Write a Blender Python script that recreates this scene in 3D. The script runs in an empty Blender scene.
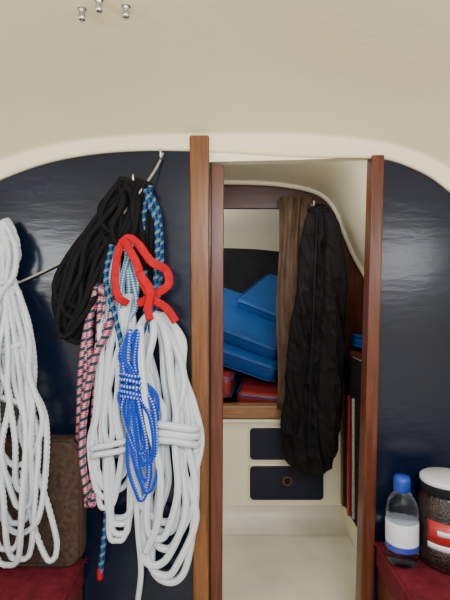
import bpy, math, random
from mathutils import Vector, Matrix, noise
random.seed(7)
F=450.0; D=1.5; CZ=1.28
def P(px,py,off=0.0,Y=D):
    y=Y-off
    return Vector(((px-225)/F*y, y, CZ+(300-py)/F*y))
C=bpy.context.scene.collection
# ---------------------------------------------------------------- materials
def newmat(name):
    m=bpy.data.materials.new(name); m.use_nodes=True
    nt=m.node_tree; b=nt.nodes['Principled BSDF']
    return m,nt,b
def N(nt,t,**k):
    n=nt.nodes.new(t)
    for a,v in k.items(): setattr(n,a,v)
    return n
def noisemat(name,c1,c2,scale=8,rough=0.5,bump=0.1,bscale=60,stretch=(1,1,1),coat=0,metal=0,dist=0.01,detail=4,spec=0.5):
    m,nt,b=newmat(name)
    tc=N(nt,'ShaderNodeTexCoord'); mp=N(nt,'ShaderNodeMapping'); mp.inputs['Scale'].default_value=stretch
    nt.links.new(tc.outputs['Object'],mp.inputs[0])
    n1=N(nt,'ShaderNodeTexNoise'); n1.inputs['Scale'].default_value=scale; n1.inputs['Detail'].default_value=detail
    nt.links.new(mp.outputs[0],n1.inputs['Vector'])
    r=N(nt,'ShaderNodeValToRGB'); r.color_ramp.elements[0].position=.3; r.color_ramp.elements[1].position=.7
    r.color_ramp.elements[0].color=(*c1,1); r.color_ramp.elements[1].color=(*c2,1)
    nt.links.new(n1.outputs['Fac'],r.inputs[0]); nt.links.new(r.outputs[0],b.inputs['Base Color'])
    n2=N(nt,'ShaderNodeTexNoise'); n2.inputs['Scale'].default_value=bscale; n2.inputs['Detail'].default_value=3
    nt.links.new(mp.outputs[0],n2.inputs['Vector'])
    bp=N(nt,'ShaderNodeBump'); bp.inputs['Strength'].default_value=bump; bp.inputs['Distance'].default_value=dist
    nt.links.new(n2.outputs['Fac'],bp.inputs['Height']); nt.links.new(bp.outputs[0],b.inputs['Normal'])
    b.inputs['Roughness'].default_value=rough; b.inputs['Metallic'].default_value=metal
    b.inputs['Coat Weight'].default_value=coat; b.inputs['Coat Roughness'].default_value=.15
    b.inputs['Specular IOR Level'].default_value=spec
    return m
M_cream=noisemat('cream_gelcoat_textured',(.86,.77,.52),(.91,.83,.58),3,.6,.35,90,dist=.002)
M_cream_s=noisemat('cream_gelcoat_smooth',(.86,.79,.56),(.90,.84,.62),3,.35,.1,20,dist=.004)
M_floor=noisemat('cream_floor',(.60,.57,.44),(.78,.74,.59),5,.4,.15,60,dist=.003)
M_bounce_sole=noisemat('cream_bounce_sole',(.66,.62,.50),(.76,.72,.58),5,.5,.15,60,dist=.003)  # unseen cabin sole, made pale to bounce light up onto the ceiling
M_navy=noisemat('navy_gloss_paint',(.0018,.005,.017),(.003,.008,.026),4,.22,.4,22,stretch=(.45,1,1.6),dist=.003,coat=.12,spec=.35)
M_navy2=noisemat('navy_locker',(.004,.006,.018),(.008,.011,.026),4,.5,.2,30,spec=.3)
M_black=noisemat('black_cloth',(.0028,.0022,.0026),(.007,.0055,.006),12,.8,.25,160,dist=.001,spec=.2)
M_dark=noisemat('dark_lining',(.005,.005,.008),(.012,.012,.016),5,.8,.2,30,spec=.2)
M_blue=noisemat('blue_vinyl',(.003,.05,.21),(.005,.075,.28),6,.5,.25,30,spec=.3)
M_redv=noisemat('red_vinyl',(.20,.014,.014),(.28,.024,.022),6,.45,.25,30)
M_maroon=noisemat('maroon_fabric',(.075,.004,.010),(.14,.010,.020),30,.85,.6,220,dist=.003,spec=.2)
M_brown=noisemat('brown_corduroy',(.028,.016,.010),(.075,.046,.032),60,.9,.8,180,dist=.003,spec=.2)
M_pipe=noisemat('brown_piping',(.02,.011,.008),(.04,.025,.018),60,.7,.3,180,spec=.3)
M_red=noisemat('red_webbing',(.36,.003,.008),(.52,.006,.012),40,.75,.5,250,dist=.002,spec=.15)
M_curtain=noisemat('brown_curtain',(.085,.050,.032),(.15,.095,.062),14,.95,.5,220,stretch=(2,2,.8),spec=.1,dist=.002)
M_steel=noisemat('stainless_steel',(.5,.5,.5),(.65,.65,.65),10,.25,.05,50,metal=1)
M_string=noisemat('beige_line',(.30,.28,.22),(.45,.43,.35),90,.8,.4,300,dist=.002)
M_white=noisemat('white_plastic',(.55,.57,.64),(.64,.66,.72),10,.4,.05,50)
M_bluecap=noisemat('blue_plastic',(.004,.04,.28),(.006,.05,.34),10,.35,.05,50)
M_jarfill=noisemat('coffee_granules',(.007,.003,.0015),(.022,.010,.005),70,.35,.6,150,coat=.4)
M_redlab=noisemat('red_label',(.30,.010,.012),(.40,.018,.016),10,.4,.05,50)
M_bluelab=noisemat('blue_label',(.02,.03,.26),(.04,.06,.36),10,.4,.05,50)
M_purple=noisemat('plum_varnished_trim',(.045,.012,.012),(.09,.025,.022),8,.4,.1,40,stretch=(1,8,8))
def woodmat(name,c1,c2,axis='Z',rough=.34):
    m,nt,b=newmat(name)
    tc=N(nt,'ShaderNodeTexCoord'); mp=N(nt,'ShaderNodeMapping')
    mp.inputs['Scale'].default_value=(1,1,.06) if axis=='Z' else (.06,1,1)
    nt.links.new(tc.outputs['Object'],mp.inputs[0])
    n1=N(nt,'ShaderNodeTexNoise'); n1.inputs['Scale'].default_value=90; n1.inputs['Detail'].default_value=6
    n1.inputs['Roughness'].default_value=.65
    nt.links.new(mp.outputs[0],n1.inputs['Vector'])
    r=N(nt,'ShaderNodeValToRGB'); r.color_ramp.elements[0].position=.32; r.color_ramp.elements[1].position=.68
    r.color_ramp.elements[0].color=(*c1,1); r.color_ramp.elements[1].color=(*c2,1)
    nt.links.new(n1.outputs['Fac'],r.inputs[0]); nt.links.new(r.outputs[0],b.inputs['Base Color'])
    bp=N(nt,'ShaderNodeBump'); bp.inputs['Strength'].default_value=.15; bp.inputs['Distance'].default_value=.003
    nt.links.new(n1.outputs['Fac'],bp.inputs['Height']); nt.links.new(bp.outputs[0],b.inputs['Normal'])
    b.inputs['Roughness'].default_value=rough; b.inputs['Coat Weight'].default_value=.15; b.inputs['Coat Roughness'].default_value=.25
    b.inputs['Specular IOR Level'].default_value=.3
    return m
M_wood=woodmat('teak_varnished',(.10,.036,.009),(.24,.092,.024))
M_wood_d=woodmat('mahogany_dark',(.055,.013,.005),(.13,.034,.012))
M_woodx=woodmat('teak_sill',(.20,.09,.035),(.36,.18,.075),'X')
def ropemat(name,ca,cb,cc=None,pitch=.03,n=2,thr=.0,bump=.6,dist=.002):
    m,nt,b=newmat(name)
    uv=N(nt,'ShaderNodeUVMap'); sp=N(nt,'ShaderNodeSeparateXYZ'); nt.links.new(uv.outputs[0],sp.inputs[0])
    def mt(op,a,bv):
        q=N(nt,'ShaderNodeMath',operation=op)
        for i,s in enumerate((a,bv)):
            if s is None: continue
            if isinstance(s,(int,float)): q.inputs[i].default_value=s
            else: nt.links.new(s,q.inputs[i])
        return q.outputs[0]
    u=mt('MULTIPLY',sp.outputs[0],2*math.pi/pitch); v=mt('MULTIPLY',sp.outputs[1],2*math.pi*n)
    s1=mt('SINE',mt('ADD',u,v),None); s2=mt('SINE',mt('SUBTRACT',u,v),None)
    pr=mt('MULTIPLY',s1,s2)
    r=N(nt,'ShaderNodeValToRGB'); e=r.color_ramp.elements
    e[0].position=.45+thr; e[1].position=.55+thr; e[0].color=(*ca,1); e[1].color=(*cb,1)
    f=mt('ADD',mt('MULTIPLY',pr,.5),.5); nt.links.new(f,r.inputs[0])
    col=r.outputs[0]
    if cc:
        g=mt('GREATER_THAN',mt('SINE',mt('ADD',mt('MULTIPLY',u,.5),mt('MULTIPLY',v,.5)),None),.45)
        mx=N(nt,'ShaderNodeMix',data_type='RGBA'); nt.links.new(g,mx.inputs[0]); nt.links.new(col,mx.inputs[6]); mx.inputs[7].default_value=(*cc,1)
        col=mx.outputs[2]
    nt.links.new(col,b.inputs['Base Color'])
    bp=N(nt,'ShaderNodeBump'); bp.inputs['Strength'].default_value=bump; bp.inputs['Distance'].default_value=dist
    nt.links.new(f,bp.inputs['Height']); nt.links.new(bp.outputs[0],b.inputs['Normal'])
    b.inputs['Roughness'].default_value=.8; b.inputs['Specular IOR Level'].default_value=.2
    return m
R_white=ropemat('rope_white_braid',(.50,.55,.60),(.68,.73,.77),pitch=.011,n=3,bump=.4,dist=.001)
R_white3=ropemat('rope_white_threestrand',(.50,.55,.60),(.68,.72,.76),pitch=.01,n=2,bump=.3,dist=.001)
R_black=ropemat('rope_black',(.0015,.0015,.002),(.006,.006,.008),pitch=.012,n=3)
R_bluemix=ropemat('rope_blue_black',(.003,.006,.020),(.010,.09,.28),(.12,.20,.28),pitch=.014,n=2)
R_pink=ropemat('rope_pink_teal',(.40,.015,.06),(.45,.34,.38),(.012,.045,.06),pitch=.015,n=2)
R_bluewhite=ropemat('rope_blue_white',(.005,.04,.38),(.38,.48,.72),pitch=.017,n=1,thr=.20,bump=.15,dist=.001)
R_lightblue=ropemat('rope_light_blue',(.05,.20,.40),(.50,.62,.68),pitch=.016,n=2)
# ---------------------------------------------------------------- mesh helpers
def mesh(name,vs,fs,mat=None,smooth=False,parent=None,uvs=None):
    me=bpy.data.meshes.new(name); me.from_pydata([tuple(v) for v in vs],[],fs); me.update()
    if uvs:
        l=me.uv_layers.new(name='UVMap')
        for i,q in enumerate(uvs): l.data[i].uv=q
    if mat: me.materials.append(mat)
    if smooth: me.polygons.foreach_set('use_smooth',[True]*len(me.polygons))
    o=bpy.data.objects.new(name,me); C.objects.link(o)
    if parent: o.parent=parent
    return o
def empty(name,loc=(0,0,0)):
    o=bpy.data.objects.new(name,None); o.empty_display_size=.05; C.objects.link(o); return o
def bevel(o,w,s=3):
    m=o.modifiers.new('bevel','BEVEL'); m.width=w; m.segments=s; m.limit_method='ANGLE'; m.angle_limit=.6
    o.data.polygons.foreach_set('use_smooth',[True]*len(o.data.polygons))
    w=o.modifiers.new('wn','WEIGHTED_NORMAL'); return o
def hexa(name,v8,mat,bv=0,parent=None):
    fs=[(0,3,2,1),(4,5,6,7),(0,1,5,4),(1,2,6,5),(2,3,7,6),(3,0,4,7)]
    o=mesh(name,v8,fs,mat,parent=parent)
    if bv: bevel(o,bv)
    return o
def box(name,x0,x1,y0,y1,z0,z1,mat,bv=0,parent=None):
    return hexa(name,[(x0,y0,z0),(x1,y0,z0),(x1,y1,z0),(x0,y1,z0),(x0,y0,z1),(x1,y0,z1),(x1,y1,z1),(x0,y1,z1)],mat,bv,parent)
def prism(name,poly,y0,y1,mat,bv=0,parent=None):
    n=len(poly)
    vs=[(x,y0,z) for x,z in poly]+[(x,y1,z) for x,z in poly]
    fs=[tuple(range(n)),tuple(range(2*n-1,n-1,-1))]+[(i,i+n,(i+1)%n+n,(i+1)%n) for i in range(n)]
    o=mesh(name,vs,fs,mat,parent=parent)
    if bv: bevel(o,bv)
    return o
def catmull(pts,step):
    pts=[Vector(p) for p in pts]; out=[]
    q=[2*pts[0]-pts[1]]+pts+[2*pts[-1]-pts[-2]]
    for i in range(1,len(q)-2):
        p0,p1,p2,p3=q[i-1],q[i],q[i+1],q[i+2]
        n=max(2,int((p2-p1).length/step))
        for k in range(n):
            t=k/n
            out.append(.5*((2*p1)+(p2-p0)*t+(2*p0-5*p1+4*p2-p3)*t*t+(3*p1-p0-3*p2+p3)*t**3))
    out.append(pts[-1]); return out
def sweep(V,Fc,U,pts,r,lobes=0,tw=0,ns=10,flat=None,step=None):
    path=catmull(pts,step or max(.004,r*.6))
    base=len(V); s=0; up=None; n=len(path); uvv=[]
    for i,p in enumerate(path):
        t=(path[min(i+1,n-1)]-path[max(i-1,0)])
        t=t.normalized() if t.length>1e-9 else Vector((0,0,1))
        if up is None:
            up=Vector((0,-1,0)) if abs(t.y)<.9 else Vector((1,0,0))
        up=(up-t*up.dot(t)); up=up.normalized() if up.length>1e-6 else t.orthogonal().normalized()
        sd=t.cross(up)
        if i: s+=(p-path[i-1]).length
        uvv.append(s)
        for k in range(ns):
            a=2*math.pi*k/ns; rr=r
            if lobes: rr=r*(.66+.42*abs(math.cos(lobes*.5*(a+tw*s))))
            if flat: V.append(p+sd*math.cos(a)*flat[0]+up*math.sin(a)*flat[1])
            else: V.append(p+(sd*math.cos(a)+up*math.sin(a))*rr)
    for i in range(n-1):
        for k in range(ns):
            k2=(k+1)%ns
            Fc.append((base+i*ns+k,base+(i+1)*ns+k,base+(i+1)*ns+k2,base+i*ns+k2))
            U+= [(uvv[i],k/ns),(uvv[i+1],k/ns),(uvv[i+1],(k+1)/ns),(uvv[i],(k+1)/ns)]
    Fc.append(tuple(base+k for k in range(ns))); U+=[(0,0)]*ns
    Fc.append(tuple(base+(n-1)*ns+k for k in range(ns-1,-1,-1))); U+=[(0,0)]*ns
class Rope:
    def __init__(s,name,mat,r,lobes=0,tw=0,ns=10):
        s.n=name;s.mat=mat;s.r=r;s.l=lobes;s.tw=tw;s.ns=ns;s.V=[];s.F=[];s.U=[]
    def path(s,pts,r=None,raw=False,flat=None):
        if not raw: pts=[P(*p) for p in pts]
        sweep(s.V,s.F,s.U,pts,r or s.r,s.l,s.tw,s.ns,flat=flat); return s
    def done(s): return mesh(s.n,s.V,s.F,s.mat,True,uvs=s.U)
    def coil(s,prof,n,spread=.12,depth=.03,base=.03,seed=1,jit=2.0,lo=.15):
        """prof: list of (py,centre,halfwidth[,extra offset]); top -> bottom"""
        R=random.Random(seed); pts=[]
        prof=[p if len(p)==4 else (*p,0) for p in prof]
        top=prof[0]; H=prof[-1][0]-top[0]
        for i in range(n):
            aL=-R.uniform(lo,1); aR=R.uniform(lo,1); sh=1-spread*((i*.618+.1)%1.0)
            kL=R.uniform(.1,1); kR=R.uniform(.1,1)
            def pt(pr,a,k):
                y=top[0]+(pr[0]-top[0])*(sh)
                a2=a+R.uniform(-.22,.22)
                o=base+pr[3]+depth*(.1+k*math.sqrt(max(0,1-min(1,a2*a2)*.8)))+R.uniform(0,.006)
                return (pr[1]+a2*pr[2]+R.uniform(-jit,jit),y+R.uniform(-3,3),o)
            pts.append((top[1]+R.uniform(-1,1)*top[2],top[0]-R.uniform(0,6),base+depth*R.uniform(.3,1)))
            for pr in prof[1:-1]: pts.append(pt(pr,aL,kL))
            b=prof[-1]; w=max(.45,.5*(abs(aL)+aR))
            cx=b[1]+(aL+aR)*.5*b[2]
            yb=top[0]+H*sh
            bo=base+b[3]
            pts.append((cx-.66*w*b[2],yb-.4*w*b[2]-2,bo+depth*.8*kL))
            pts.append((cx+R.uniform(-2,2),yb+1,bo+depth*.7*(kL+kR)*.5))
            pts.append((cx+.66*w*b[2],yb-.4*w*b[2]-2,bo+depth*.8*kR))
            for pr in prof[-2:0:-1]: pts.append(pt(pr,aR,kR))
        pts.append((top[1],top[0],base+depth*.5))
        s.path(pts); return s
    def wrap(s,cx,cy,hw,n,pitch=7,depth=.03,base=.03,tilt=0,seed=3):
        R=random.Random(seed); pts=[]
        for i in range(n*8+1):
            a=i/8*2*math.pi
            hx=hw*(1+R.uniform(-.06,.06))
            pts.append((cx+hx*math.cos(a),cy+i/8*pitch-n*pitch/2+tilt*math.cos(a)+R.uniform(-.8,.8),max(.02,base+depth*.6+depth*.8*math.sin(a))))
        s.path(pts); return s
def lathe(name,prof,loc,mat,ns=40,parent=None):
    V=[];Fc=[]
    for r,z in prof:
        for k in range(ns):
            a=2*math.pi*k/ns; V.append((loc[0]+r*math.cos(a),loc[1]+r*math.sin(a),loc[2]+z))
    for i in range(len(prof)-1):
        for k in range(ns):
            k2=(k+1)%ns; Fc.append((i*ns+k,i*ns+k2,(i+1)*ns+k2,(i+1)*ns+k))
    Fc.append(tuple(range(ns-1,-1,-1))); Fc.append(tuple((len(prof)-1)*ns+k for k in range(ns)))
    return mesh(name,V,Fc,mat,True,parent)
def interp(tab,x):
    if x<=tab[0][0]: return tab[0][1]
    for i in range(len(tab)-1):
        a,b=tab[i],tab[i+1]
        if x<=b[0]:
            p0=tab[i-1] if i>0 else a; p3=tab[i+2] if i+2<len(tab) else b
            t=(x-a[0])/(b[0]-a[0]); h=b[0]-a[0]
            m1=(b[1]-p0[1])/(b[0]-p0[0]) if b[0]!=p0[0] else 0
            m2=(p3[1]-a[1])/(p3[0]-a[0]) if p3[0]!=a[0] else 0
            return (2*t**3-3*t*t+1)*a[1]+(t**3-2*t*t+t)*h*m1+(-2*t**3+3*t*t)*b[1]+(t**3-t*t)*h*m2
    return tab[-1][1]
# ---------------------------------------------------------------- ceiling
C1=[(-160,232),(-100,203),(0,163),(50,148),(110,139),(190,136),(300,136),(380,144),(420,156),(450,172),(520,218),(600,275)]
C2=[(-160,262),(-100,225),(0,181),(40,166),(80,157),(130,152),(190,152),(300,158),(383,160),(405,166),(430,178),(450,193),(520,240),(600,300)]
pxs=[-155+i*750/150 for i in range(151)]
XW=lambda px:(px-225)/300
ZW=lambda py:CZ+(300-py)/300
rows=[]
rows.append([(XW(p),D+.0,ZW(interp(C2,p))) for p in pxs])
rows.append([(XW(p),D-.010,ZW(interp(C2,p))+.001) for p in pxs])
rows.append([(XW(p),D-.016,ZW(interp(C2,p))+.008) for p in pxs])
rows.append([(XW(p),D-.016,ZW(interp(C1,p)+2)) for p in pxs])
crown=CZ+.55
CT=[(.020,.0,1),(.034,.003,1),(.06,.012,.99),(.10,.027,.97),(.16,.048,.94),(.24,.068,.9),(.34,.085,.86),(.48,.098,.82),(.7,.11,.78),(1.0,.12,.72),(1.4,.125,.62),(1.9,.125,.55),(2.4,.125,.5)]
for off,rise,k in CT:
    rows.append([(XW(p),D-off,crown-(crown-ZW(interp(C1,p)))*k+rise) for p in pxs])
V=[v for r in rows for v in r]; n=len(pxs); Fc=[]
for i in range(len(rows)-1):
    for j in range(n-1): Fc.append((i*n+j,i*n+j+1,(i+1)*n+j+1,(i+1)*n+j))
ceil=mesh('ceiling',V,Fc,M_cream,True)
so=ceil.modifiers.new('s','SOLIDIFY'); so.thickness=.02; so.offset=-1
# ---------------------------------------------------------------- bulkhead
def topz(x,dy=0): return ZW(interp(C2,225+x*300)-8-dy)
def panel(name,x0b,x1b,x0t,x1t,zb,mat):
    xs=[x0t+(x1t-x0t)*i/30 for i in range(31)]
    poly=[(x0b,zb),(x1b,zb)]+[(x,topz(x)) for x in reversed(xs)]
    return prism(name,poly,D,D+.03,mat)
bl=panel('wall_bulkhead_left',-1.2,XW(212),-1.2,XW(212),0,M_navy)
br=panel('wall_bulkhead_right',XW(362),1.2,XW(374),1.2,0,M_navy)
prism('wall_bulkhead_header',[(XW(205),ZW(163)),(XW(212),ZW(162)),(XW(300),ZW(160)),(XW(372),ZW(157)),(XW(380),ZW(157)),(XW(380),ZW(140)),(XW(205),ZW(140))],D-.004,D+.035,M_cream_s)
floor=box('floor',-1.2,1.2,-.9,D,-.03,0,M_bounce_sole)
def sidewall(name,s):
    e=empty(name); x=1.2*s; x0,x1=(x,x+.03) if s>0 else (x-.03,x)
    zt=1.75
    box('wall_lower',x0,x1,-.9,D,0,CZ+.12,M_cream_s,parent=e)
    box('wall_aft',x0,x1,-.9,-.45,CZ+.12,zt,M_cream_s,parent=e)
    box('wall_fwd',x0,x1,.35,D,CZ+.12,zt-.05,M_cream_s,parent=e)
    box('wall_top',x0,x1,-.45,.35,CZ+.42,zt,M_cream_s,parent=e)
    return e
sidewall('wall_left',-1); sidewall('wall_right',1)
# ---------------------------------------------------------------- door posts
def post(name,t0,t1,b0,b1,yt,yb,o0,o1,mat,bv=.004):
    a=[P(b0,yb),P(b1,yb),P(t0,yt),P(t1,yt)]
    f=lambda v,y:(v.x,y,v.z)
    return hexa(name,[f(a[0],D-o0),f(a[1],D-o0),f(a[1],D+o1),f(a[0],D+o1),f(a[2],D-o0),f(a[3],D-o0),f(a[3],D+o1),f(a[2],D+o1)],mat,bv)
door=empty('door_frame')
for o in [post('post_port',190,209.5,194,209,138,682,.03,-.0005,M_wood,.006),
          post('jamb_port',211,224,210,222,166,682,.012,.04,M_wood_d),
          post('post_starboard',370,382,356,369,157,682,.025,.035,M_wood_d,.004)]:
    o.parent=door
# ---------------------------------------------------------------- forward cabin
Y2=2.3
def Q(px,py,Y=Y2): return P(px,py,0,Y)
FZ=CZ-1.15
box('floor_forward',-.6,.62,D+.001,Y2,FZ-.03,FZ,M_floor)
prof=[(-.62,-1.15),(-.62,.0),(-.60,.3),(-.52,.48),(-.38,.57),(-.1,.60),(.2,.597),(.40,.57),(.50,.53),(.56,.46),(.60,.36),(.65,.24),(.71,.13),(.74,.05)]
pp=catmull([Vector((a,0,b)) for a,b in prof],.03)
V=[];Fc=[];ys=[D+.036,1.8,2.05,Y2]
for y in ys:
    for p in pp: V.append((p.x,y,CZ+p.z))
n=len(pp)
for i in range(3):
    for j in range(n-1): Fc.append((i*n+j,(i+1)*n+j,(i+1)*n+j+1,i*n+j+1))
o=mesh('ceiling_passage',V,Fc,M_cream_s,True)
V=[];Fc=[];U=[]
sweep(V,Fc,U,[Vector((p.x,Y2-.02,CZ+p.z-.004)) for p in pp[8:]],.014,ns=10)
mesh('trim_arch',V,Fc,M_cream_s,True)
fb=empty('wall_forward_bulkhead')
box('top_panel',-.62,.74,Y2,Y2+.03,CZ+.47,CZ+.63,M_purple,parent=fb)
box('left_panel',-.62,-.30,Y2,Y2+.03,FZ,CZ+.47,M_purple,parent=fb)
box('right_panel',.28,.78,Y2,Y2+.03,CZ-.60,CZ+.47,M_wood_d,parent=fb)
lz=CZ-.60
box('locker_face',-.62,.64,Y2,Y2+.03,FZ-.02,lz,M_cream_s,.004,parent=fb)
s=box('berth_sill',-.30,.30,Y2-.03,Y2+.05,CZ-.60,CZ-.535,M_woodx,.008); s.parent=fb
o=box('locker_ledge',-.62,.60,Y2-.022,Y2,CZ-.625,CZ-.605,M_cream_s,.008,parent=fb)
V=[];Fc=[]
for i in range(9):
    a=i/8*math.pi/2; 
    for x in (-.6,.62): V.append((x,Y2-.10+.10*math.sin(a),FZ+.002+.10*(1-math.cos(a))))
for i in range(8): Fc.append((2*i,2*i+1,2*i+3,2*i+2))
o=mesh('floor_cove',V,Fc,M_floor,True); o.parent=fb
def rrect(x0,x1,z0,z1,r,k=5):
    out=[]
    for cx,cz,a0 in ((x1-r,z0+r,-90),(x1-r,z1-r,0),(x0+r,z1-r,90),(x0+r,z0+r,180)):
        for i in range(k+1):
            a=math.radians(a0+90*i/k); out.append((cx+r*math.cos(a),cz+r*math.sin(a)))
    return out
def drawer(name,px0,px1,py0,py1,hole):
    a=Q(px0,py0);b=Q(px1,py1)
    e=empty(name)
    o=prism('drawer_front',rrect(a.x,b.x,b.z,a.z,.02),Y2-.014,Y2+.002,M_navy2,.003,parent=e)
    pts=[Vector((x,Y2-.003,z)) for x,z in rrect(a.x-.006,b.x+.006,b.z-.006,a.z+.006,.024)]; pts.append(pts[0])
    V=[];Fc=[];U=[]; sweep(V,Fc,U,pts,.006,ns=8); mesh('drawer_rim',V,Fc,M_cream_s,True,e)
    if hole:
        h=Q(*hole); ring=[h+Vector((.020*math.cos(t*math.pi/8),-.014,.020*math.sin(t*math.pi/8))) for t in range(17)]
        V=[];Fc=[];U=[]; sweep(V,Fc,U,ring,.004,ns=8); mesh('finger_ring',V,Fc,M_wood,True,e)
        V=[(h.x+.018*math.cos(t*math.pi/8),Y2-.0155,h.z+.018*math.sin(t*math.pi/8)) for t in range(16)]
        mesh('finger_hole',V,[tuple(range(16))],M_dark,parent=e)
drawer('locker_drawer',250,296,428,459,None)
drawer('locker_drawer',250,323,466,499,(287,480))
vb=empty('v_berth')
box('berth_base',-.9,.9,Y2+.03,3.42,CZ-.75,CZ-.60,M_dark,parent=vb)
V=[];Fc=[]
cl=[(Y2+.03,.60),(2.7,.585),(3.1,.53),(3.3,.47),(3.42,.395)]
for y,z in cl:
    for k in range(9):
        x=-.9+1.8*k/8; V.append((x,y,CZ+z-.12*(x/.9)**2))
for i in range(4):
    for k in range(8): Fc.append((i*9+k,i*9+k+1,(i+1)*9+k+1,(i+1)*9+k))
mesh('ceiling_berth',V,Fc,M_cream_s,True)
box('wall_bow',-.9,.9,3.42,3.45,CZ-.75,CZ+.45,M_dark)
box('wall_berth_left',-.93,-.9,Y2,3.45,CZ-.75,CZ+.62,M_dark)
box('wall_berth_right',.9,.93,Y2,3.45,CZ-.75,CZ+.62,M_dark)
def cushion(name,size,loc,rot,mat,mat2=None):
    e=empty(name); e.location=loc; e.rotation_euler=rot
    sx,sy,sz=[q/2 for q in size]
    o=box('pad',-sx,sx,-sy,sy,-sz,sz,mat,min(sz*.7,.03),parent=e)
    for zz in (-sz*.75,sz*.75):
        pts=[Vector((x,y,zz)) for x,y in rrect(-sx,sx,-sy,sy,.05)]; pts.append(pts[0])
        V=[];Fc=[];U=[]; sweep(V,Fc,U,pts,.004,ns=6); mesh('piping',V,Fc,mat2 or mat,True,e)
    return e
rad=math.radians
def at(px,py,Y): return P(px,py,0,Y)
cushion('berth_cushion',(.46,.50,.12),at(196,376,2.64),(rad(3),rad(2),rad(-6)),M_redv,M_blue)
cushion('berth_cushion',(.34,.34,.10),at(271,391,2.56),(rad(14),rad(3),rad(-12)),M_redv,M_blue)
cushion('berth_cushion',(.80,.55,.10),at(222,338,2.78),(rad(14),rad(17),rad(-14)),M_blue)
cushion('berth_cushion',(.80,.60,.09),at(230,315,2.86),(rad(19),rad(19),rad(-16)),M_blue)
cushion('berth_cushion',(.52,.50,.08),at(287,303,2.98),(rad(24),rad(20),rad(-24)),M_blue)
# curtain
V=[];Fc=[]; nx=80
ca=Q(279,197,2.24); cb=Q(312,410,2.24)
for j in range(25):
    t=j/24
    for i in range(nx+1):
        s=i/nx
        x=ca.x-.012*t+(cb.x+.02-ca.x)*s+.006*math.sin(t*9+s*5)
        y=2.24+.014*math.sin(s*2*math.pi*3.3+.9*math.sin(t*3.5)+.4*t)*(.5+.5*t)+.007*math.sin(s*33+t*2)*(1-.6*t)
        V.append((x,y,ca.z+(cb.z-ca.z)*t+.004*math.sin(s*20)*t))
for j in range(24):
    for i in range(nx): a=j*(nx+1)+i; Fc.append((a,a+1,a+nx+2,a+nx+1))
o=mesh('curtain',V,Fc,M_curtain,True); o.modifiers.new('s','SOLIDIFY').thickness=.002
# ---- starboard locker in passage
lk=empty('side_locker')
zt=CZ-.26
box('locker_body',.60,.74,D+.05,Y2-.004,FZ+.001,zt,M_cream_s,.01,parent=lk)
box('locker_top',.585,.74,D+.05,Y2-.004,zt,zt+.02,M_wood_d,.004,parent=lk)
box('locker_door',.590,.60,1.70,2.28,CZ-1.02,CZ-.27,M_dark,.003,parent=lk)
box('locker_stile',.580,.594,2.12,2.145,CZ-1.02,CZ-.45,M_redlab,.003,parent=lk)
box('locker_stile_mid',.580,.594,2.05,2.060,CZ-1.0,CZ-.45,M_string,.002,parent=lk)
box('locker_stile_fwd',.580,.594,2.22,2.26,CZ-1.02,CZ-.40,M_wood_d,.003,parent=lk)
box('wall_passage_right',.745,.77,D+.035,Y2,FZ,CZ+.12,M_wood_d)
box('wall_passage_left',-.65,-.62,D+.035,Y2,FZ,CZ+.2,M_cream_s)
cushion('folded_blue_bag',(.10,.30,.06),(.67,2.08,zt+.062),(0,rad(6),rad(4)),M_blue)
# ---------------------------------------------------------------- jacket
jk=empty('hanging_jacket')
YJ=2.12
J=[(204,315,322),(209,310,330),(218,306,336),(235,304,340),(255,303,343),(285,300,345),(320,296,344),(350,291,344),(385,288,341),(420,283,338),(445,282,336),(458,285,334),(467,292,331),(472,303,323)]
def jac(name,J,dep,ph,YJ,amp=1.0):
    V=[];Fc=[];ns=96;R=[]
    tab_l=[(a,b) for a,b,c in J]; tab_r=[(a,c) for a,b,c in J]
    y=J[0][0]
    while y<=J[-1][0]:
        R.append(y); y+=2.0
    for y in R:
        l=P(interp(tab_l,y),y,0,YJ);r=P(interp(tab_r,y),y,0,YJ)
        cx=(l.x+r.x)/2; hw=(r.x-l.x)/2; t=(y-J[0][0])/(J[-1][0]-J[0][0])
        dd=min(dep,hw*.8); e=min(1,t*6+.2)
        for k in range(ns):
            a=2*math.pi*k/ns
            ca,sa=math.cos(a),math.sin(a)
            x0=cx+hw*ca; y0=YJ+dd*math.copysign(abs(sa)**.7,sa)
            n1=noise.noise(Vector((x0*20+l.z*3+ph,y0*4,l.z*2.6)))
            n2=noise.noise(Vector((x0*12-ph,y0*6,l.z*15+x0*14)))
            ridge=(1-min(1,abs(n1)*3.2))
            crease=(1-min(1,abs(n2)*4.5))
            d=(ridge*.022+crease*.012-.010)*amp*e
            V.append((x0+ca*d*.35,y0+sa*d,l.z))
    for i in range(len(R)-1):
        for k in range(ns):
            k2=(k+1)%ns; Fc.append((i*ns+k,i*ns+k2,(i+1)*ns+k2,(i+1)*ns+k))
    Fc.append(tuple(range(ns))); Fc.append(tuple((len(R)-1)*ns+k for k in range(ns-1,-1,-1)))
    return mesh(name,V,Fc,M_black,True,jk)
jac('jacket_body',J,.042,.4,YJ)
jac('jacket_sleeve',[(212,322,330),(222,323,338),(245,325,343),(280,323,346),(330,320,345),(380,318,343),(420,318,340),(450,321,337),(456,323,335)],.032,1.6,YJ-.045,.8)
jac('jacket_sleeve_port',[(213,308,314),(224,304,316),(240,301,317),(290,296,315),(340,289,310),(390,285,304),(425,281,299),(434,283,297)],.028,2.4,YJ-.038,.8)
def tubeobj(name,pts,r,mat,parent=None,ns=8,flat=None):
    V=[];Fc=[];U=[]; sweep(V,Fc,U,pts,r,ns=ns,flat=flat); return mesh(name,V,Fc,mat,True,parent)
a=P(318,208,0,YJ)
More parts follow.
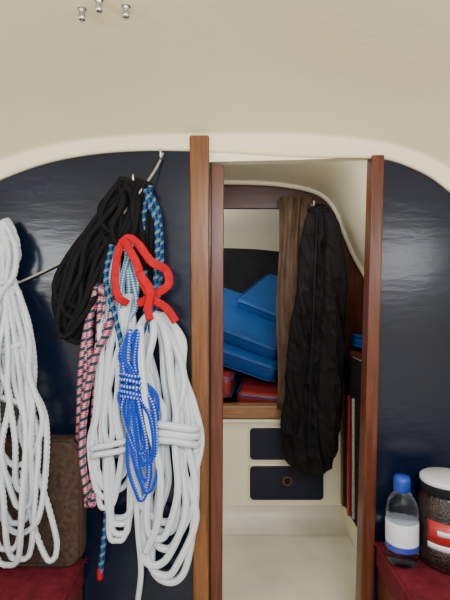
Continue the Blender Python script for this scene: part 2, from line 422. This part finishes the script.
tubeobj('collar',[a+Vector((.042*math.cos(t*math.pi/8),-.03*math.sin(t*math.pi/8)-.002,-.012-.012*math.sin(t*math.pi/8))) for t in range(17)],.011,M_black,jk)
tubeobj('front_zip',[P(317,216,.055,YJ),P(316,250,.068,YJ),P(314,300,.072,YJ),P(312,350,.072,YJ),P(310,400,.070,YJ),P(309,455,.06,YJ)],.004,M_dark,jk)
a=P(325,208,0,YJ)
tubeobj('hanging_loop',[a+Vector((-.03,0,-.01)),a+Vector((-.015,-.005,.012)),a+Vector((.005,-.005,.01)),a+Vector((.012,0,-.02))],.004,M_black,jk)
hk=P(312,208,0,YJ)
tubeobj('coat_hook',[Vector((hk.x,Y2-.001,CZ+.48)),hk+Vector((0,.05,.03)),hk+Vector((0,.0,.01)),hk+Vector((0,-.035,.0)),hk+Vector((0,-.045,.025))],.005,M_steel)
# ---------------------------------------------------------------- settees
def settee(name,x0,x1,z,y0,y1):
    e=empty(name)
    box('base',x0+.01,x1-.01,y0,y1,0.001,z-.10,M_wood_d,.005,parent=e)
    box('seat_cushion',x0,x1,y0,y1,z-.10,z,M_maroon,.025,parent=e)
    pts=[Vector((x,y,z-.012)) for x,y in rrect(x0+.004,x1-.004,y0+.004,y1-.008,.03)]; pts.append(pts[0])
    tubeobj('piping',pts,.006,M_maroon,e)
ZS=CZ-.845; settee('settee',-1.17,XW(87),ZS,.2,D-.012)
ZS2=CZ-.79; settee('settee',XW(373),1.17,ZS2,.2,D-.012)
bc=empty('back_cushion')
a=P(-70,437,.06);b=P(84,567,.06)
poly=rrect(a.x,b.x,ZS+.002,a.z,.05,6)
o=prism('pad',poly,D-.085,D-.012,M_brown,.022,parent=bc)
pts=[Vector((x,D-.078,z)) for x,z in rrect(a.x+.006,b.x-.006,ZS+.008,a.z-.006,.05,6)]; pts.append(pts[0])
tubeobj('piping',pts,.006,M_pipe,bc)
# ---------------------------------------------------------------- bottle and jar
def clear(name,col,rough=.05):
    m,nt,b=newmat(name); b.inputs['Base Color'].default_value=(*col,1); b.inputs['Transmission Weight'].default_value=1
    b.inputs['Roughness'].default_value=rough; b.inputs['IOR'].default_value=1.25
    n=N(nt,'ShaderNodeTexNoise'); n.inputs['Scale'].default_value=30; bp=N(nt,'ShaderNodeBump'); bp.inputs['Strength'].default_value=.25; bp.inputs['Distance'].default_value=.004
    nt.links.new(n.outputs[0],bp.inputs['Height']); nt.links.new(bp.outputs[0],b.inputs['Normal'])
    return m
M_clear=clear('clear_plastic',(.70,.80,.92))
be=empty('water_bottle')
yb=1.36; s=F/yb
bx=(402-225)/s; r0=15.5/s
H=(560-486)/s
zb=ZS2+.001
prof=[(r0*.8,0),(r0*.97,.006),(r0,.016),(r0*.96,H*.12),(r0,H*.16)]
prof+=[(r0,H*.58),(r0*.95,H*.61),(r0,H*.64),(r0*.97,H*.72),(r0*.86,H*.82),(r0*.62,H*.90),(r0*.44,H*.95),(r0*.42,H)]
lathe('body',prof,(bx,yb,zb),M_clear,parent=be)
lathe('label',[(r0*1.01,H*.20),(r0*1.02,H*.21),(r0*1.02,H*.56),(r0*1.01,H*.57)],(bx,yb,zb),M_white,parent=be)
lathe('label_band',[(r0*1.025,H*.20),(r0*1.03,H*.21),(r0*1.03,H*.27),(r0*1.025,H*.28)],(bx,yb,zb),M_bluelab,parent=be)
cp=[(r0*.46,H*.95),(r0*.52,H*.96),(r0*.52,H*1.10),(r0*.46,H*1.15),(r0*.1,H*1.16)]
lathe('cap',cp,(bx,yb,zb),M_bluecap,parent=be)
je=empty('coffee_jar')
yj=1.36; jx=(447-225)/s; rj=27/s; Hj=(553-482)/s
lathe('body',[(rj*.9,0),(rj,.01),(rj,.06),(rj*.96,.07),(rj*.96,Hj*.55),(rj,Hj*.62),(rj,Hj*.85),(rj*.86,Hj*.96),(rj*.84,Hj)],(jx,yj,zb),M_jarfill,parent=je)
lathe('lid',[(rj*.86,Hj*.99),(rj*.91,Hj),(rj*.91,Hj*1.14),(rj*.86,Hj*1.19),(rj*.2,Hj*1.195)],(jx,yj,zb),M_dark,parent=je)
lathe('lid_rim',[(rj*.92,Hj*1.13),(rj*.94,Hj*1.14),(rj*.94,Hj*1.18),(rj*.88,Hj*1.20),(rj*.2,Hj*1.205)],(jx,yj,zb),M_white,parent=je)
def arcpatch(name,r,a0,a1,z0,z1,mat,parent,cx,cy,ns=16):
    V=[];Fc=[]
    for i in range(ns+1):
        a=rad(a0+(a1-a0)*i/ns)
        for z in (z0,z1): V.append((cx+r*math.cos(a),cy+r*math.sin(a),zb+z))
    for i in range(ns): Fc.append((2*i,2*i+2,2*i+3,2*i+1))
    o=mesh(name,V,Fc,mat,True,parent); o.modifiers.new('s','SOLIDIFY').thickness=.0008; return o
arcpatch('label_red',rj*1.005,205,320,Hj*.34,Hj*.68,M_redlab,je,jx,yj)
arcpatch('label_white',rj*1.012,205,320,Hj*.30,Hj*.38,M_white,je,jx,yj)
arcpatch('label_mark',rj*1.02,226,260,Hj*.50,Hj*.57,M_white,je,jx,yj)
# ---------------------------------------------------------------- ropes
px=1/300
for nm,(hx,hy) in (('rope_hook',(137,186)),('rope_hook',(6,226)),('rope_hook',(162,158))):
    h=P(hx,hy,.0); L=.5 if hy<160 else 1
    tubeobj(nm,[h+Vector((0,.004,0)),h+Vector((0,-.03*L,0)),h+Vector((0,-.055*L,-.01)),h+Vector((0,-.065*L,.01)),h+Vector((0,-.062*L,.02))],.004,M_steel)
Rope('thin_line',M_string,.0036).path([(163,153,.018),(159,163,.02),(152,175,.05),(140,192,.07),(125,212,.06),(103,233,.03),(80,252,.02),(50,268,.014),(20,282,.014),(0,289,.014),(-30,298,.014)]).done()
A=Rope('white_rope_coil',R_white3,2.7*px,lobes=3,tw=230,ns=12)
A.coil([(226,5,4),(255,7,11),(285,6,6),(330,8,18,.01),(390,12,24,.05),(440,14,26,.09),(500,17,30,.09),(569,18,30,.08)],9,.32,.05,.02,seed=11,jit=3)
A.wrap(6,287,10,2,6,.035,.03)
A.wrap(14,402,21,1,6,.05,.07,tilt=6,seed=5)
A.wrap(10,350,19,1,6,.05,.03,tilt=-8,seed=8)
A.path([(8,228,.08),(16,250,.09),(14,275,.09),(2,292,.09),(-6,310,.08)])
A.path([(18,290,.09),(30,330,.1),(34,380,.11),(20,430,.13),(40,480,.13),(57,543,.11),(48,560,.11),(32,520,.12),(22,470,.12)])
A.done()
B=Rope('black_rope_coil',R_black,3.0*px,ns=8)
B.coil([(186,132,12),(215,122,18),(260,98,24),(305,82,24),(343,74,22)],12,.25,.05,.015,seed=4,jit=3)
B.coil([(184,135,14),(205,128,22),(235,125,24),(262,124,16)],12,.3,.06,.02,seed=9,jit=3)
B.coil([(186,140,12),(220,146,12),(260,148,12),(300,146,10)],6,.2,.05,.015,seed=19)
B.done()
Cc=Rope('blue_black_rope_coil',R_bluemix,2.6*px,ns=10)
Cc.coil([(190,148,5),(215,152,8),(260,154,8),(300,152,8),(335,150,8)],1,.1,.03,.06,seed=2)
Cc.path([(146,190,.10),(150,205,.11),(157,225,.11),(157,260,.11),(154,300,.1),(150,332,.08)])
Cc.path([(112,245,.08),(106,280,.09),(116,320,.1),(122,360,.09),(112,420,.06),(108,480,.05),(106,520,.05),(103,548,.05),(100,576,.05)])
Cc.done()
Rope('light_blue_rope_coil',R_lightblue,2.5*px).coil([(245,126,6),(280,122,14),(310,120,17),(338,118,16)],4,.2,.035,.05,seed=6).done()
Rope('red_rope_whipping',M_red,2.8*px).path([(100.5,568,.05),(100,573,.05),(100,579,.05)]).done()
E=Rope('pink_rope_coil',R_pink,3.4*px,ns=12)
E.coil([(290,101,5),(320,96,10),(380,91,10),(440,88,11),(505,86,12)],3,.12,.03,.04,seed=8,jit=1,lo=.4)
E.path([(98,288,.09),(112,300,.09),(108,330,.09),(96,355,.09),(86,400,.08),(82,450,.08),(87,495,.07)])
E.done()
F1=Rope('white_rope_coil',R_white,2.8*px,ns=10)
F1.coil([(300,128,5),(330,120,15),(380,116,21),(440,113,19),(480,114,25),(546,112,25)],8,.28,.05,.03,seed=21,jit=4)
F1.wrap(113,450,22,2,8,.05,.04,tilt=-3,seed=6)
F1.path([(138,440,.09),(136,480,.08),(138,530,.07),(141,570,.05),(138,600,.03)])
F1.done()
F2=Rope('white_rope_coil',R_white,3.5*px,ns=12)
F2.coil([(318,158,8),(345,163,23),(390,166,26),(436,172,22),(480,172,29),(530,169,33),(588,163,34)],7,.26,.07,.03,seed=40,jit=4)
F2.wrap(174,436,24,3,7.5,.07,.03,tilt=4,seed=9)
F2.path([(140,325,.12),(142,370,.13),(148,420,.13),(160,470,.12),(158,520,.1),(146,552,.08)])
F2.done()
G=Rope('blue_white_rope_coil',R_bluewhite,2.0*px,ns=8)
G.coil([(336,132,6),(365,128,10),(390,132,8),(420,138,19),(466,142,20)],9,.35,.03,.11,seed=14,jit=4)
G.coil([(395,130,5),(430,138,14),(470,144,14),(502,146,12)],3,.3,.03,.11,seed=15,jit=3)
G.wrap(131,388,10,5,5,.03,.11,tilt=3,seed=2)
G.done()
Dd=Rope('red_webbing_strap',M_red,.01,ns=10)
fl=(3.8*px,.0018)
Dd.path([(150,262,.13),(140,246,.135),(128,238,.135),(119,250,.13),(115,275,.12),(118,296,.12),(128,304,.11)],flat=fl)
Dd.path([(124,240,.14),(136,262,.15),(142,280,.15),(152,298,.15),(166,308,.14),(176,322,.13)],flat=fl)
Dd.path([(138,244,.14),(152,262,.15),(166,270,.14),(168,285,.14),(152,296,.145),(138,304,.13)],flat=fl)
Dd.path([(138,272,.155),(150,290,.16),(148,308,.15),(150,320,.14)],flat=fl)
Dd.done()
# ---------------------------------------------------------------- ceiling fittings
def ceilz(x,y):
    o=D-y
    for i in range(len(CT)-1):
        a,b=CT[i],CT[i+1]
        if a[0]<=o<=b[0]:
            t=(o-a[0])/(b[0]-a[0]); rise=a[1]+(b[1]-a[1])*t; k=a[2]+(b[2]-a[2])*t; break
    return crown-(crown-ZW(interp(C1,225+x*300)))*k+rise
for (qx,qy) in ((82,14),(99,5),(126,11)):
    dx=(qx-225)/F; dz=(300-qy)/F
    y=.7
    while CZ+dz*y<ceilz(dx*y,y)-.012: y+=.002
    x=dx*y; z=ceilz(x,y)
    lathe('ceiling_bolt',[(.009,-.004),(.010,-.003),(.006,-.005),(.006,-.016),(.008,-.017),(.008,-.026),(.006,-.028)][::-1],(x,y,z+.002),M_steel,20)
# ---------------------------------------------------------------- lights
def area(name,loc,target,sx,sy,power,col=(1,1,1)):
    l=bpy.data.lights.new(name,'AREA'); l.shape='RECTANGLE'; l.size=sx; l.size_y=sy; l.energy=power; l.color=col
    o=bpy.data.objects.new(name,l); C.objects.link(o); o.location=loc
    o.rotation_euler=(Vector(target)-Vector(loc)).to_track_quat('-Z','Y').to_euler(); return o
area('companionway_daylight',(.25,-.5,CZ+.55),(.0,.6,CZ-.6),.6,.5,34,(.98,.98,1))
area('window_daylight_left',(-1.19,-.05,CZ+.27),(0,.6,CZ),.75,.28,12,(.94,.97,1))
area('window_daylight_right',(1.19,-.05,CZ+.27),(0,.6,CZ),.75,.28,8,(.94,.97,1))
area('added_head_fill',(.2,1.66,CZ+.56),(.2,1.95,CZ-1),.4,.18,4.5,(1,.98,.94))  # added fill lamp, hidden behind the header, brightens the floor; no hatch built
area('added_berth_fill',(-.35,2.6,CZ+.45),(0,3.2,CZ+.3),.3,.3,7,(1,.94,.82))  # added fill lamp to brighten the berth ceiling and cushions; no hatch built
w=bpy.data.worlds.new('world'); bpy.context.scene.world=w; w.use_nodes=True
bg=w.node_tree.nodes['Background']; bg.inputs[0].default_value=(.97,.97,1,1); bg.inputs[1].default_value=1.35
# ---------------------------------------------------------------- camera
cam=bpy.data.cameras.new('camera'); co=bpy.data.objects.new('camera',cam); C.objects.link(co)
co.location=(0,0,CZ); co.rotation_euler=(math.pi/2,0,0)
cam.sensor_fit='VERTICAL'; cam.sensor_height=36; cam.lens=27; cam.clip_start=.02
bpy.context.scene.camera=co
